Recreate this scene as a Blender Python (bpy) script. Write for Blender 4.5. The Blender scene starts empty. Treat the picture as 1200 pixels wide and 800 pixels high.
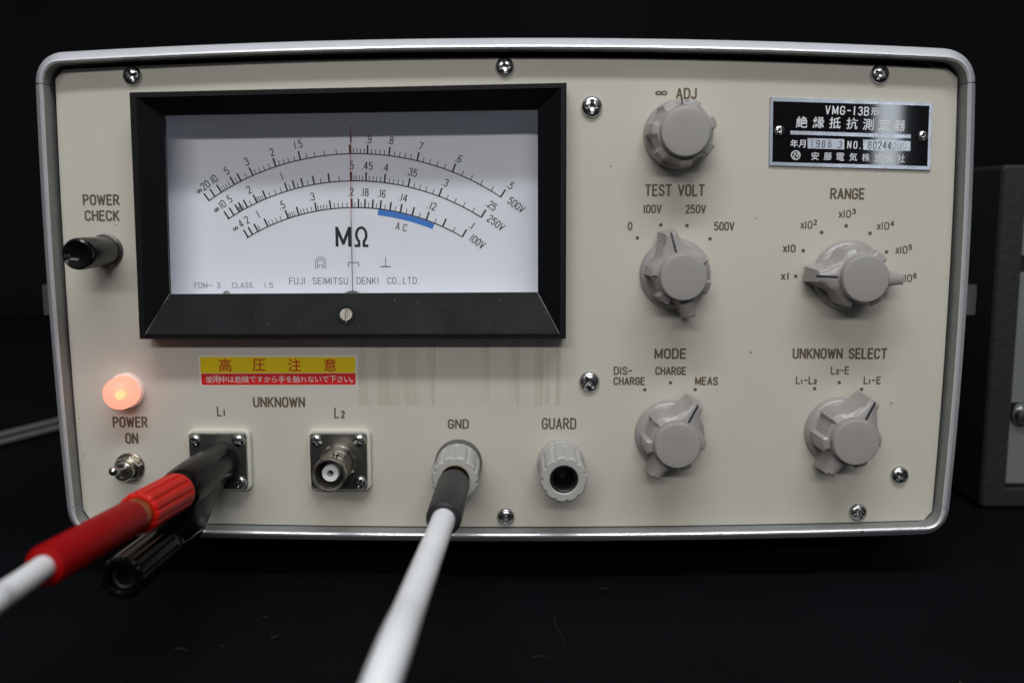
import bpy, bmesh, math, random
from mathutils import Vector, Matrix, Quaternion
random.seed(7)
S = bpy.context.scene
COL = S.collection
R = math.radians

# ------------------------------------------------------------------ camera
D = 287.5            # mm from the lens to the instrument's front panel
ZC = 112.0           # mm from the table to the lens
F = 1150.0           # focal length in photo pixels (photo 1200 x 800)
TH = math.atan2(159.0, F)
CT, ST = math.cos(TH), math.sin(TH)
cam_d = bpy.data.cameras.new('camera')
cam = bpy.data.objects.new('camera', cam_d); COL.objects.link(cam)
cam.location = (0, -D/1000, ZC/1000)
cam.rotation_euler = (math.pi/2 - TH, 0, 0)
cam_d.sensor_width = 36.0
cam_d.lens = F/1200*36
cam_d.clip_start = 0.005
cam_d.clip_end = 50
cam_d.dof.use_dof = True
cam_d.dof.focus_distance = 0.285
cam_d.dof.aperture_fstop = 10.0
S.camera = cam

# ------------------------------------------------------------------ world, exposure
W = bpy.data.worlds.new('World'); S.world = W; W.use_nodes = True
bg = W.node_tree.nodes['Background']
wt = W.node_tree; _tc = wt.nodes.new('ShaderNodeTexCoord'); _sx = wt.nodes.new('ShaderNodeSeparateXYZ'); _rp = wt.nodes.new('ShaderNodeValToRGB')
wt.links.new(_tc.outputs['Generated'], _sx.inputs[0]); wt.links.new(_sx.outputs['Z'], _rp.inputs['Fac']); wt.links.new(_rp.outputs['Color'], bg.inputs[0])
# a dim room: dark floor, grey walls, paler ceiling
_rp.color_ramp.elements[0].position = 0.0; _rp.color_ramp.elements[0].color = (0.50, 0.51, 0.54, 1)
_rp.color_ramp.elements[1].position = 1.0; _rp.color_ramp.elements[1].color = (13.0, 13.2, 14.0, 1)
_e = _rp.color_ramp.elements.new(0.4); _e.color = (1.15, 1.18, 1.25, 1)
bg.inputs[1].default_value = 0.04
S.view_settings.view_transform = 'Standard'; S.view_settings.look = 'None'
S.view_settings.exposure = 0.0; S.view_settings.gamma = 1.0

# ------------------------------------------------------------------ lamps (ceiling tubes, a window slit behind)
def tube_lamp(name, loc, target, length, width, power, col, vertical=False):
    l = bpy.data.lights.new(name, 'AREA'); l.shape = 'RECTANGLE'
    l.size = length; l.size_y = width; l.energy = power; l.color = col
    o = bpy.data.objects.new(name, l); COL.objects.link(o)
    o.location = loc
    d = Vector(target) - Vector(loc)
    o.rotation_euler = d.to_track_quat('-Z', 'Y').to_euler()
    return o
tube_lamp('ceiling_tube_near', (0.03, -0.375, 0.68), (0, 0, 0.1), 0.56, 0.06, 2.75, (0.97, 1.0, 0.97))
tube_lamp('ceiling_tube_far', (-0.30, -3.80, 1.78), (0, 0, 0.1), 3.0, 0.14, 55.5, (1.0, 0.98, 0.94))
tube_lamp('window_slit', (1.235, -3.0, 0.36), (0.10, 0, 0.13), 0.075, 0.55, 1.45, (0.85, 0.93, 1.0))

# ------------------------------------------------------------------ coordinates
# panel coordinates in mm: X right, Y up, H out of the panel towards the viewer
def P(u, v, h=0.0):
    a, b = (u-600)/F, (400-v)/F
    dx, dy, dh = a, -ST + b*CT, -CT - b*ST
    t = (D-h)/(-dh)
    return Vector((dx*t, dy*t, h))
def PT(u, v, Y):
    a, b = (u-600)/F, (400-v)/F
    dx, dy, dh = a, -ST + b*CT, -CT - b*ST
    t = Y/dy
    return Vector((dx*t, Y, D + dh*t))
TABLE = -ZC

# ------------------------------------------------------------------ materials
def mat(name, col, rough=0.5, metal=0.0, bump=0, bscale=400, var=0, vscale=60, spec=0.5, emit=None, coat=0, vcol=None):
    m = bpy.data.materials.new(name); m.use_nodes = True
    nt = m.node_tree; p = nt.nodes['Principled BSDF']
    p.inputs['Base Color'].default_value = (*col, 1)
    p.inputs['Roughness'].default_value = rough
    p.inputs['Metallic'].default_value = metal
    p.inputs['Specular IOR Level'].default_value = spec
    p.inputs['Coat Weight'].default_value = coat
    tc = nt.nodes.new('ShaderNodeTexCoord')
    if var:
        n = nt.nodes.new('ShaderNodeTexNoise'); n.inputs['Scale'].default_value = vscale; n.inputs['Detail'].default_value = 6
        nt.links.new(tc.outputs['Object'], n.inputs['Vector'])
        r = nt.nodes.new('ShaderNodeValToRGB')
        c2 = vcol or tuple(c*(1-var) for c in col)
        r.color_ramp.elements[0].position = 0.35; r.color_ramp.elements[0].color = (*c2, 1)
        r.color_ramp.elements[1].position = 0.65; r.color_ramp.elements[1].color = (*col, 1)
        nt.links.new(n.outputs['Fac'], r.inputs['Fac']); nt.links.new(r.outputs['Color'], p.inputs['Base Color'])
        mr = nt.nodes.new('ShaderNodeMapRange'); mr.inputs['To Min'].default_value = min(1, rough*1.25); mr.inputs['To Max'].default_value = rough*0.85
        nt.links.new(n.outputs['Fac'], mr.inputs['Value']); nt.links.new(mr.outputs['Result'], p.inputs['Roughness'])
    if bump:
        n2 = nt.nodes.new('ShaderNodeTexNoise'); n2.inputs['Scale'].default_value = bscale; n2.inputs['Detail'].default_value = 3
        nt.links.new(tc.outputs['Object'], n2.inputs['Vector'])
        b = nt.nodes.new('ShaderNodeBump'); b.inputs['Strength'].default_value = bump; b.inputs['Distance'].default_value = 0.0002
        nt.links.new(n2.outputs['Fac'], b.inputs['Height']); nt.links.new(b.outputs['Normal'], p.inputs['Normal'])
    if emit:
        p.inputs['Emission Color'].default_value = (*emit[0], 1); p.inputs['Emission Strength'].default_value = emit[1]
    return m

def add_specks(m, scale, thresh, size, col, dims='2D'):
    """sparse specks of dust or dirt with a shape of their own"""
    nt = m.node_tree; p = nt.nodes['Principled BSDF']; L = nt.links
    tc = nt.nodes.new('ShaderNodeTexCoord')
    v = nt.nodes.new('ShaderNodeTexVoronoi'); v.voronoi_dimensions = dims; v.inputs['Scale'].default_value = scale
    L.new(tc.outputs['Object'], v.inputs['Vector'])
    sp = nt.nodes.new('ShaderNodeSeparateColor'); L.new(v.outputs['Color'], sp.inputs[0])
    a = nt.nodes.new('ShaderNodeMath'); a.operation = 'GREATER_THAN'; a.inputs[1].default_value = thresh; L.new(sp.outputs[0], a.inputs[0])
    sz = nt.nodes.new('ShaderNodeMath'); sz.operation = 'MULTIPLY'; sz.inputs[1].default_value = size; L.new(sp.outputs[1], sz.inputs[0])
    b = nt.nodes.new('ShaderNodeMath'); b.operation = 'LESS_THAN'; L.new(v.outputs['Distance'], b.inputs[0]); L.new(sz.outputs[0], b.inputs[1])
    c = nt.nodes.new('ShaderNodeMath'); c.operation = 'MULTIPLY'; L.new(a.outputs[0], c.inputs[0]); L.new(b.outputs[0], c.inputs[1])
    mx = nt.nodes.new('ShaderNodeMix'); mx.data_type = 'RGBA'
    L.new(c.outputs[0], mx.inputs[0])
    src = p.inputs['Base Color'].links[0].from_socket if p.inputs['Base Color'].is_linked else None
    if src: L.new(src, mx.inputs[6])
    else: mx.inputs[6].default_value = p.inputs['Base Color'].default_value
    mx.inputs[7].default_value = (*col, 1)
    L.new(mx.outputs[2], p.inputs['Base Color'])

M = {}
M['panel'] = mat('beige_paint', (0.59, 0.56, 0.502), 0.42, bump=0.05, bscale=1500, var=0.05, vscale=22, spec=0.4)
add_specks(M['panel'], 70, 0.90, 0.022, (0.16, 0.17, 0.12))
M['alu'] = mat('satin_aluminium', (0.86, 0.88, 0.94), 0.30, 0.55, bump=0.12, bscale=2500, var=0.06, vscale=300)
add_specks(M['alu'], 220, 0.955, 0.15, (0.2, 0.2, 0.2), '3D')
M['railwall'] = mat('grey_inner_wall', (0.27, 0.285, 0.28), 0.5, 0.2, var=0.1, vscale=200)
M['case'] = mat('dark_case_paint', (0.035, 0.038, 0.04), 0.6)
M['gap'] = mat('dark_gap_paint', (0.02, 0.02, 0.02), 0.8)
M['black'] = mat('black_plastic', (0.004, 0.0045, 0.0055), 0.42, bump=0.05, bscale=1200, spec=0.22)
M['cover'] = mat('worn_black_plastic', (0.008, 0.009, 0.013), 0.5, bump=0.15, bscale=900, var=0.35, vscale=90, spec=0.16)
add_specks(M['cover'], 300, 0.78, 0.07, (0.065, 0.066, 0.07))
M['shiny'] = mat('shiny_black_plastic', (0.004, 0.004, 0.005), 0.16, spec=0.25)
M['wornglint'] = mat('worn_highlight_edge_grey', (0.19, 0.19, 0.20), 0.45, var=0.8, vscale=260, vcol=(0.02, 0.02, 0.022))  # edge wear, made paler to paint a highlight along the cover's bevel
M['gloss'] = mat('glossy_black_plastic', (0.0035, 0.0035, 0.004), 0.25, bump=0.02, bscale=900, spec=0.12)
M['rubber'] = mat('dark_grey_sleeve', (0.022, 0.023, 0.025), 0.45, spec=0.3, bump=0.05, bscale=900)
M['knob'] = mat('grey_knob_plastic', (0.345, 0.326, 0.32), 0.28, bump=0.03, bscale=2500, var=0.04, vscale=200)
M['post'] = mat('pale_grey_plastic', (0.44, 0.432, 0.42), 0.36, bump=0.02, bscale=1500, var=0.06, vscale=250)
M['collar'] = mat('mid_grey_plastic', (0.10, 0.10, 0.10), 0.5)
M['ink'] = mat('brown_ink', (0.135, 0.098, 0.060), 0.55, var=0.25, vscale=900)
M['line'] = mat('dark_line_paint', (0.012, 0.012, 0.022), 0.5)
M['chrome'] = mat('chrome_steel', (0.60, 0.60, 0.61), 0.22, 1.0, var=0.3, vscale=700)
M['nickel'] = mat('tarnished_nickel', (0.58, 0.55, 0.49), 0.28, 1.0, var=0.45, vscale=420, vcol=(0.20, 0.18, 0.15))
M['flange'] = mat('dull_nickel_plate', (0.20, 0.195, 0.185), 0.33, 0.9, var=0.4, vscale=160, vcol=(0.11, 0.11, 0.115))
M['dullscrew'] = mat('dull_screw_steel', (0.26, 0.245, 0.215), 0.42, 0.9, var=0.3, vscale=600)
M['brass'] = mat('brass', (0.55, 0.40, 0.17), 0.3, 1.0, var=0.25, vscale=500)
M['bore'] = mat('dark_bore', (0.012, 0.012, 0.012), 0.4)
M['ivory'] = mat('ivory_nylon', (0.66, 0.66, 0.58), 0.4)
M['ptfe'] = mat('white_ptfe', (0.8, 0.82, 0.84), 0.4)
M['dial'] = mat('dial_white', (0.83, 0.86, 0.95), 0.6)
M['housing'] = mat('pale_housing_plastic', (0.62, 0.63, 0.64), 0.6)
M['dink'] = mat('dial_ink', (0.012, 0.013, 0.02), 0.6)
M['dgrey'] = mat('dial_grey_ink', (0.10, 0.105, 0.12), 0.6)
M['dpale'] = mat('dial_pale_ink', (0.24, 0.245, 0.27), 0.6)
M['blue'] = mat('dial_blue', (0.055, 0.22, 0.70), 0.6)
M['nred'] = mat('needle_red', (0.45, 0.02, 0.03), 0.5)
M['ndark'] = mat('needle_dark', (0.05, 0.045, 0.05), 0.5)
M['red'] = mat('red_sleeve_plastic', (0.30, 0.0015, 0.003), 0.5, spec=0.10, bump=0.05, bscale=800)
M['redcap'] = mat('bright_red_plastic', (0.56, 0.010, 0.006), 0.42, spec=0.2)
M['wire'] = mat('white_cable_sheath', (0.90, 0.91, 0.95), 0.42, var=0.07, vscale=70)
M['cord'] = mat('grey_cord_sheath', (0.15, 0.15, 0.15), 0.45)
M['plateblk'] = mat('black_anodised_plate', (0.006, 0.006, 0.008), 0.04)
M['plateedge'] = mat('bright_plate_metal', (0.66, 0.70, 0.78), 0.24, 0.75, var=0.1, vscale=300)
M['platewht'] = mat('plate_white_metal', (0.80, 0.82, 0.86), 0.4, 0.2)
M['stamp'] = mat('stamped_ink', (0.12, 0.12, 0.13), 0.5)
M['stampf'] = mat('worn_stamped_ink', (0.42, 0.43, 0.46), 0.5)
M['yellow'] = mat('sticker_yellow', (0.82, 0.60, 0.006), 0.35, var=0.06, vscale=200)
M['stred'] = mat('sticker_red', (0.68, 0.022, 0.024), 0.4, spec=0.3)
M['stredtxt'] = mat('sticker_red_print', (0.50, 0.04, 0.008), 0.4)
M['stwhite'] = mat('sticker_white', (0.72, 0.70, 0.68), 0.35)
M['hammer'] = mat('grey_hammer_paint', (0.020, 0.022, 0.0215), 0.42, spec=0.4, bump=1.0, bscale=420)
M['cabpanel'] = mat('grey_green_paint', (0.155, 0.168, 0.162), 0.5, var=0.05, vscale=40)
M['cloth'] = mat('black_cloth', (0.0036, 0.0040, 0.0056), 0.95, bump=0.5, bscale=1400, var=0.3, vscale=14, spec=0.06)
M['clothback'] = mat('black_backdrop_cloth', (0.0060, 0.0066, 0.0078), 0.95, bump=0.4, bscale=900, var=0.35, vscale=6, spec=0.1)
add_specks(M['cloth'], 46, 0.93, 0.012, (0.10, 0.10, 0.11))
M['lint'] = mat('pale_lint', (0.0085, 0.009, 0.011), 0.95)
M['clip'] = mat('spring_steel', (0.45, 0.45, 0.46), 0.28, 0.9)

# lit pilot lens: glowing translucent dome with the lamp showing through
def lens_mat():
    m = bpy.data.materials.new('pilot_lens_glow'); m.use_nodes = True; nt = m.node_tree
    p = nt.nodes['Principled BSDF']; out = nt.nodes['Material Output']
    p.inputs['Base Color'].default_value = (0.55, 0.22, 0.18, 1); p.inputs['Roughness'].default_value = 0.3
    p.inputs['Emission Color'].default_value = (1.0, 0.43, 0.35, 1); p.inputs['Emission Strength'].default_value = 1.3
    tr = nt.nodes.new('ShaderNodeBsdfTranslucent'); tr.inputs[0].default_value = (1, 0.45, 0.3, 1)
    t2 = nt.nodes.new('ShaderNodeBsdfTransparent'); t2.inputs[0].default_value = (1, 0.55, 0.35, 1)
    a = nt.nodes.new('ShaderNodeMixShader'); a.inputs[0].default_value = 0.2
    b = nt.nodes.new('ShaderNodeMixShader'); b.inputs[0].default_value = 0.35
    nt.links.new(p.outputs[0], a.inputs[1]); nt.links.new(tr.outputs[0], a.inputs[2])
    nt.links.new(a.outputs[0], b.inputs[1]); nt.links.new(t2.outputs[0], b.inputs[2]); nt.links.new(b.outputs[0], out.inputs[0])
    return m
M['lens'] = lens_mat()
M['lensbase'] = mat('pilot_ring_glow', (0.85, 0.68, 0.64), 0.4, emit=((1.0, 0.5, 0.42), 0.22))
M['bulb'] = mat('pilot_bulb', (1, 0.5, 0.2), 0.4, emit=((1.0, 0.45, 0.06), 4.0))
# meter glass: thin clear pane
def glass_mat():
    m = bpy.data.materials.new('clear_pane'); m.use_nodes = True; nt = m.node_tree
    nt.nodes.remove(nt.nodes['Principled BSDF']); out = nt.nodes['Material Output']
    t = nt.nodes.new('ShaderNodeBsdfTransparent'); t.inputs[0].default_value = (1, 1, 1, 1)
    g = nt.nodes.new('ShaderNodeBsdfGlossy'); g.inputs['Roughness'].default_value = 0.03
    lw = nt.nodes.new('ShaderNodeLayerWeight'); lw.inputs[0].default_value = 0.5
    pw_ = nt.nodes.new('ShaderNodeMath'); pw_.operation = 'POWER'; pw_.inputs[1].default_value = 5.0; nt.links.new(lw.outputs['Facing'], pw_.inputs[0])
    fr = nt.nodes.new('ShaderNodeMapRange'); fr.inputs['To Min'].default_value = 0.03; fr.inputs['To Max'].default_value = 1.0; nt.links.new(pw_.outputs[0], fr.inputs['Value'])
    x = nt.nodes.new('ShaderNodeMixShader')
    nt.links.new(fr.outputs[0], x.inputs[0]); nt.links.new(t.outputs[0], x.inputs[1]); nt.links.new(g.outputs[0], x.inputs[2]); nt.links.new(x.outputs[0], out.inputs[0])
    return m
M['glass'] = glass_mat()
# tape residue: thin streaky yellowed film
def tape_mat():
    m = mat('tape_residue_film', (0.40, 0.37, 0.17), 0.5); nt = m.node_tree; p = nt.nodes['Principled BSDF']
    tc = nt.nodes.new('ShaderNodeTexCoord'); mp = nt.nodes.new('ShaderNodeMapping'); mp.inputs['Scale'].default_value = (300, 22, 1); mp.inputs['Rotation'].default_value = (0, 0, R(-5))
    n = nt.nodes.new('ShaderNodeTexNoise'); n.inputs['Scale'].default_value = 1.0; n.inputs['Detail'].default_value = 3
    r = nt.nodes.new('ShaderNodeMapRange'); r.inputs['From Min'].default_value = 0.40; r.inputs['From Max'].default_value = 0.56
    r.inputs['To Min'].default_value = 0.03; r.inputs['To Max'].default_value = 0.125
    nt.links.new(tc.outputs['Object'], mp.inputs[0]); nt.links.new(mp.outputs[0], n.inputs['Vector']); nt.links.new(n.outputs['Fac'], r.inputs['Value']); nt.links.new(r.outputs[0], p.inputs['Alpha'])
    return m
M['tape'] = tape_mat()

# ------------------------------------------------------------------ mesh builder (mm)
class MB:
    def __init__(s): s.v = []; s.f = []; s.m = []
    def face(s, idx, m=0): s.f.append(idx); s.m.append(m)
    def add(s, pts):
        b = len(s.v); s.v += [tuple(p) for p in pts]; return list(range(b, b+len(pts)))
    def loft(s, rings, m=0, cap0=True, cap1=True, closed=True):
        ids = [s.add(r) for r in rings]
        for a, b in zip(ids, ids[1:]):
            n = len(a)
            for j in range(n if closed else n-1):
                k = (j+1) % n
                s.face((a[j], a[k], b[k], b[j]), m)
        if cap0: s.face(tuple(reversed(ids[0])), m)
        if cap1: s.face(tuple(ids[-1]), m)
    def lathe(s, prof, seg=48, c=(0, 0, 0), m=0, cap0=True, cap1=True, frame=None):
        rings = []
        for r, z in prof:
            ring = []
            for j in range(seg):
                a = 2*math.pi*j/seg
                q = (r*math.cos(a), r*math.sin(a), z)
                if frame: q = frame @ Vector(q)
                ring.append((q[0]+c[0], q[1]+c[1], q[2]+c[2]))
            rings.append(ring)
        s.loft(rings, m, cap0, cap1)
    def prism(s, outline, z0, z1, m=0, bev=0):
        if bev:
            ins = inset(outline, bev)
            s.loft([[(x, y, z0) for x, y in outline], [(x, y, z1-bev) for x, y in outline], [(x, y, z1) for x, y in ins]], m)
        else:
            s.loft([[(x, y, z0) for x, y in outline], [(x, y, z1) for x, y in outline]], m)
    def disc(s, c, r, h, seg=14, m=0):
        s.face(tuple(s.add([(c[0]+r*math.cos(2*math.pi*j/seg), c[1]+r*math.sin(2*math.pi*j/seg), h) for j in range(seg)])), m)
    def build(s, name, mats, parent=None, loc=(0, 0, 0), sharp=32, recalc=True, rot=None):
        me = bpy.data.meshes.new(name)
        me.from_pydata([(x/1000, y/1000, z/1000) for x, y, z in s.v], [], s.f)
        mats = mats if isinstance(mats, (list, tuple)) else [mats]
        for q in mats: me.materials.append(M[q])
        me.polygons.foreach_set('material_index', s.m)
        if recalc:
            bm = bmesh.new(); bm.from_mesh(me); bmesh.ops.recalc_face_normals(bm, faces=bm.faces); bm.to_mesh(me); bm.free()
        me.polygons.foreach_set('use_smooth', [True]*len(me.polygons))
        me.set_sharp_from_angle(angle=R(sharp)); me.update()
        return put(name, me, parent, loc, rot)
def put(name, me, parent=None, loc=(0, 0, 0), rot=None):
    o = bpy.data.objects.new(name, me); COL.objects.link(o)
    if parent: o.parent = parent
    o.location = (loc[0]/1000, loc[1]/1000, loc[2]/1000)
    if rot: o.rotation_euler = rot
    return o
def inset(o, d):
    n = len(o); area = sum(o[i][0]*o[(i+1) % n][1]-o[(i+1) % n][0]*o[i][1] for i in range(n))
    sg = 1 if area > 0 else -1; out = []
    for i in range(n):
        a, b, c = Vector(o[i-1]), Vector(o[i]), Vector(o[(i+1) % n])
        e1 = (b-a).normalized(); e2 = (c-b).normalized()
        n1 = Vector((-e1.y, e1.x))*sg; n2 = Vector((-e2.y, e2.x))*sg
        k = (n1+n2); k = k/max(0.35, k.length_squared/2) if k.length > 1e-6 else n1
        out.append(tuple(b+k*d))
    return out
def rrect(x0, y0, x1, y1, r, n=6):
    pts = []
    for cx, cy, a0 in ((x1-r, y0+r, -90), (x1-r, y1-r, 0), (x0+r, y1-r, 90), (x0+r, y0+r, 180)):
        for k in range(n+1):
            a = R(a0+90*k/n); pts.append((cx+r*math.cos(a), cy+r*math.sin(a)))
    return pts
def between(p0, p1):
    z = (Vector(p1)-Vector(p0)).normalized()
    return z.to_track_quat('Z', 'Y').to_matrix(), (Vector(p1)-Vector(p0)).length
def spline(pts, n=10):
    pts = [Vector(p) for p in pts]; out = []
    q = [pts[0]*2-pts[1]]+pts+[pts[-1]*2-pts[-2]]
    for i in range(1, len(q)-2):
        for k in range(n):
            t = k/n; a, b, c, d = q[i-1], q[i], q[i+1], q[i+2]
            out.append(0.5*((2*b)+(c-a)*t+(2*a-5*b+4*c-d)*t*t+(3*b-a-3*c+d)*t**3))
    out.append(pts[-1]); return out
def tube(mb, pts, r, seg=24, m=0, cap=True):
    rings = []; up = None
    for i, p in enumerate(pts):
        d = (pts[min(i+1, len(pts)-1)]-pts[max(i-1, 0)]).normalized()
        if up is None: up = d.orthogonal().normalized()
        up = (up-d*up.dot(d)).normalized(); w = d.cross(up)
        rr = r[i] if isinstance(r, (list, tuple)) else r
        rings.append([tuple(p+(up*math.cos(2*math.pi*j/seg)+w*math.sin(2*math.pi*j/seg))*rr) for j in range(seg)])
    mb.loft(rings, m, cap, cap)

def root(name, g, label, cat, group=None):
    o = bpy.data.objects.new(name, None); COL.objects.link(o)
    o.empty_display_size = 0.02
    o.location = (g[0]/1000, -g[2]/1000, (g[1]+ZC)/1000); o.rotation_euler = (math.pi/2, 0, 0)
    o['label'] = label; o['category'] = cat
    if group: o['group'] = group
    o['g'] = list(g); return o
def copy_tree(o, parent, loc=None, rotz=None):
    c = o.copy(); COL.objects.link(c); c.parent = parent
    if loc is not None: c.location = (loc[0]/1000, loc[1]/1000, loc[2]/1000)
    if rotz is not None: c.rotation_euler = (0, 0, rotz)
    for ch in list(o.children): copy_tree(ch, c)
    return c

# ------------------------------------------------------------------ narrow engraver's lettering (single strokes)
def arc(cx, cy, rx, ry, a0, a1, n=None):
    n = n or max(4, int(abs(a1-a0)/18))
    return [(cx+rx*math.cos(R(a0+(a1-a0)*k/n)), cy+ry*math.sin(R(a0+(a1-a0)*k/n))) for k in range(n+1)]
_o = arc(.24, .74, .24, .26, 0, 180)+arc(.24, .26, .24, .26, 180, 360)
_o.append(_o[0])
GL = {
 'A': (.50, [[(0, 0), (.25, 1), (.5, 0)], [(.09, .3), (.41, .3)]]),
 'B': (.48, [[(.25, .53), (0, .53)], [(0, 0), (0, 1), (.24, 1)]+arc(.24, .765, .2, .235, 90, -90)+arc(.24, .265, .24, .265, 90, -90)+[(0, 0)]]),
 'C': (.48, [arc(.24, .74, .24, .26, 8, 180)+arc(.24, .26, .24, .26, 180, 352)]),
 'D': (.48, [[(0, 0), (0, 1), (.2, 1)]+arc(.2, .72, .28, .28, 90, 0)+arc(.2, .28, .28, .28, 0, -90)+[(0, 0)]]),
 'E': (.42, [[(.42, 1), (0, 1), (0, 0), (.42, 0)], [(0, .52), (.36, .52)]]),
 'F': (.42, [[(.42, 1), (0, 1), (0, 0)], [(0, .52), (.36, .52)]]),
 'G': (.48, [arc(.24, .74, .24, .26, 8, 180)+arc(.24, .26, .24, .26, 180, 360)+[(.48, .46), (.26, .46)]]),
 'H': (.48, [[(0, 0), (0, 1)], [(.48, 0), (.48, 1)], [(0, .52), (.48, .52)]]),
 'I': (.06, [[(.03, 0), (.03, 1)]]),
 'J': (.38, [[(.38, 1), (.38, .2)]+arc(.19, .2, .19, .2, 0, -170)]),
 'K': (.48, [[(0, 0), (0, 1)], [(.46, 1), (0, .38)], [(.16, .58), (.48, 0)]]),
 'L': (.40, [[(0, 1), (0, 0), (.40, 0)]]),
 'M': (.60, [[(0, 0), (0, 1), (.3, .12), (.6, 1), (.6, 0)]]),
 'N': (.50, [[(0, 0), (0, 1), (.5, 0), (.5, 1)]]),
 'O': (.48, [_o]), '0': (.46, [[(x*.96, y) for x, y in _o]]),
 'P': (.46, [[(0, 0), (0, 1), (.22, 1)]+arc(.22, .74, .24, .26, 90, -90)+[(0, .48)]]),
 'R': (.48, [[(0, 0), (0, 1), (.22, 1)]+arc(.22, .745, .24, .255, 90, -90)+[(0, .49)], [(.22, .49), (.48, 0)]]),
 'S': (.46, [arc(.23, .755, .22, .245, 12, 215)+arc(.23, .25, .23, .25, 38, -168)]),
 'T': (.50, [[(0, 1), (.5, 1)], [(.25, 1), (.25, 0)]]),
 'U': (.48, [[(0, 1), (0, .26)]+arc(.24, .26, .24, .26, 180, 360)+[(.48, 1)]]),
 'V': (.50, [[(0, 1), (.25, 0), (.5, 1)]]),
 'W': (.70, [[(0, 1), (.17, 0), (.35, .9), (.53, 0), (.7, 1)]]),
 'X': (.46, [[(0, 0), (.46, 1)], [(0, 1), (.46, 0)]]),
 '1': (.10, [[(.05, 0), (.05, 1)]]),
 '2': (.46, [arc(.23, .75, .22, .25, 170, -35)+[(0, 0), (.46, 0)]]),
 '3': (.46, [arc(.22, .765, .21, .235, 160, -90)+arc(.22, .265, .24, .265, 90, -160)]),
 '4': (.50, [[(.36, 0), (.36, 1), (0, .28), (.5, .28)]]),
 '5': (.46, [[(.42, 1), (.06, 1), (.03, .55)]+arc(.22, .32, .24, .32, 130, -150)]),
 '6': (.46, [arc(.24, .74, .23, .26, 30, 180)+[(0, .3)], arc(.23, .28, .23, .28, 180, -180)]),
 '7': (.44, [[(0, 1), (.44, 1), (.14, 0)]]),
 '8': (.46, [arc(.23, .765, .19, .235, -90, 270), arc(.23, .265, .23, .265, -270, 90)]),
 '9': (.46, [arc(.22, .26, .23, .26, -150, 0)+[(.46, .7)], arc(.23, .72, .23, .28, 0, 360)]),
 '-': (.34, [[(0, .5), (.34, .5)]]), '.': (.07, [[(.03, 0), (.03, .05)]]), ',': (.09, [[(.05, .06), (.0, -.1)]]),
 '∞': (.95, [arc(.24, .42, .22, .26, 30, 330, 14)+[(.475, .42)]+arc(.71, .42, .22, .26, 210, -150+0, 1)[:0]+arc(.71, .42, .22, .26, 150, -150, 14)[::1]+[(.475, .42)]]),
 'Ω': (.66, [[(0, 0), (.2, 0), (.2, .12)]+arc(.33, .6, .27, .40, 240, -60, 16)+[(.46, .12), (.46, 0), (.66, 0)]]),
 ' ': (.30, []),
}
def ribbon(mb, pts, w, h, m=0, ext=0.6):
    pts = [Vector((p[0], p[1])) for p in pts]
    q = [pts[0]]
    for p in pts[1:]:
        if (p-q[-1]).length > 1e-5: q.append(p)
    pts = q
    if len(pts) < 2: return
    # sharp corners: end one stroke and start another
    for i in range(1, len(pts)-1):
        e1 = (pts[i]-pts[i-1]).normalized(); e2 = (pts[i+1]-pts[i]).normalized()
        if e1.dot(e2) < 0.3:
            ribbon(mb, pts[:i+1], w, h, m, ext); ribbon(mb, pts[i:], w, h+0.0015, m, ext); return
    closed = (pts[0]-pts[-1]).length < w*0.2 and len(pts) > 3
    if closed: pts = pts[:-1]
    n = len(pts); Lf = []; Rt = []
    if not closed:
        pts[0] = pts[0]-(pts[1]-pts[0]).normalized()*w*ext
        pts[-1] = pts[-1]+(pts[-1]-pts[-2]).normalized()*w*ext
    for i in range(n):
        a = pts[i-1] if (closed or i > 0) else None
        c = pts[(i+1) % n] if (closed or i < n-1) else None
        e1 = (pts[i]-a).normalized() if a is not None else (c-pts[i]).normalized()
        e2 = (c-pts[i]).normalized() if c is not None else e1
        n1 = Vector((-e1.y, e1.x)); n2 = Vector((-e2.y, e2.x)); k = n1+n2
        k = k/max(0.45, k.length_squared/2) if k.length > 1e-6 else n1
        Lf.append((pts[i].x+k.x*w, pts[i].y+k.y*w, h)); Rt.append((pts[i].x-k.x*w, pts[i].y-k.y*w, h))
    a = mb.add(Lf); b = mb.add(Rt)
    for i in range(n if closed else n-1):
        k = (i+1) % n; mb.face((b[i], b[k], a[k], a[i]), m)
def layout(runs, gap=.17):
    if isinstance(runs, str): runs = [(runs, 1, 0)]
    x = 0; st = []
    for t, sc, dy in runs:
        for ch in t:
            w, ss = GL[ch]
            for s_ in ss: st.append([(x+px*sc, dy+py*sc) for px, py in s_])
            x += (w+gap)*sc
    return st, x-gap*runs[-1][1]
def stroke_text(mb, runs, box, h, sw, gap=.17, m=0):
    """box: left, top, right, bottom in photo pixels"""
    x0, yt, x1, yb = box; st, W_ = layout(runs, gap); hw = sw/2
    o = P(x0+hw, yb-hw, h); ex = P(x1-hw, yb-hw, h)-o; up = (P((x0+x1)/2, yt+hw, h)-P((x0+x1)/2, yb-hw, h)).length
    w = (P(x0+sw, yb, h)-P(x0, yb, h)).length/2
    for i, s_ in enumerate(st):
        ribbon(mb, [(o.x+ex.x*px/W_, o.y+ex.y*px/W_+up*py) for px, py in s_], w, h+0.004*i, m)
def rot_text(mb, runs, c, hp, rot, h, sw, k=1.0, gap=.2, m=0):
    st, W_ = layout(runs, gap); g = P(c[0], c[1], h)
    mm = (P(c[0]+10, c[1], h)-g).length/10; sz = hp*mm; ca, sa = math.cos(R(rot)), math.sin(R(rot))
    for i, s_ in enumerate(st):
        q = []
        for px, py in s_:
            x, y = (px-W_/2)*sz*k, (py-.5)*sz; q.append((g.x+x*ca-y*sa, g.y+x*sa+y*ca))
        ribbon(mb, q, sw*mm/2, h+0.004*i, m)
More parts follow.
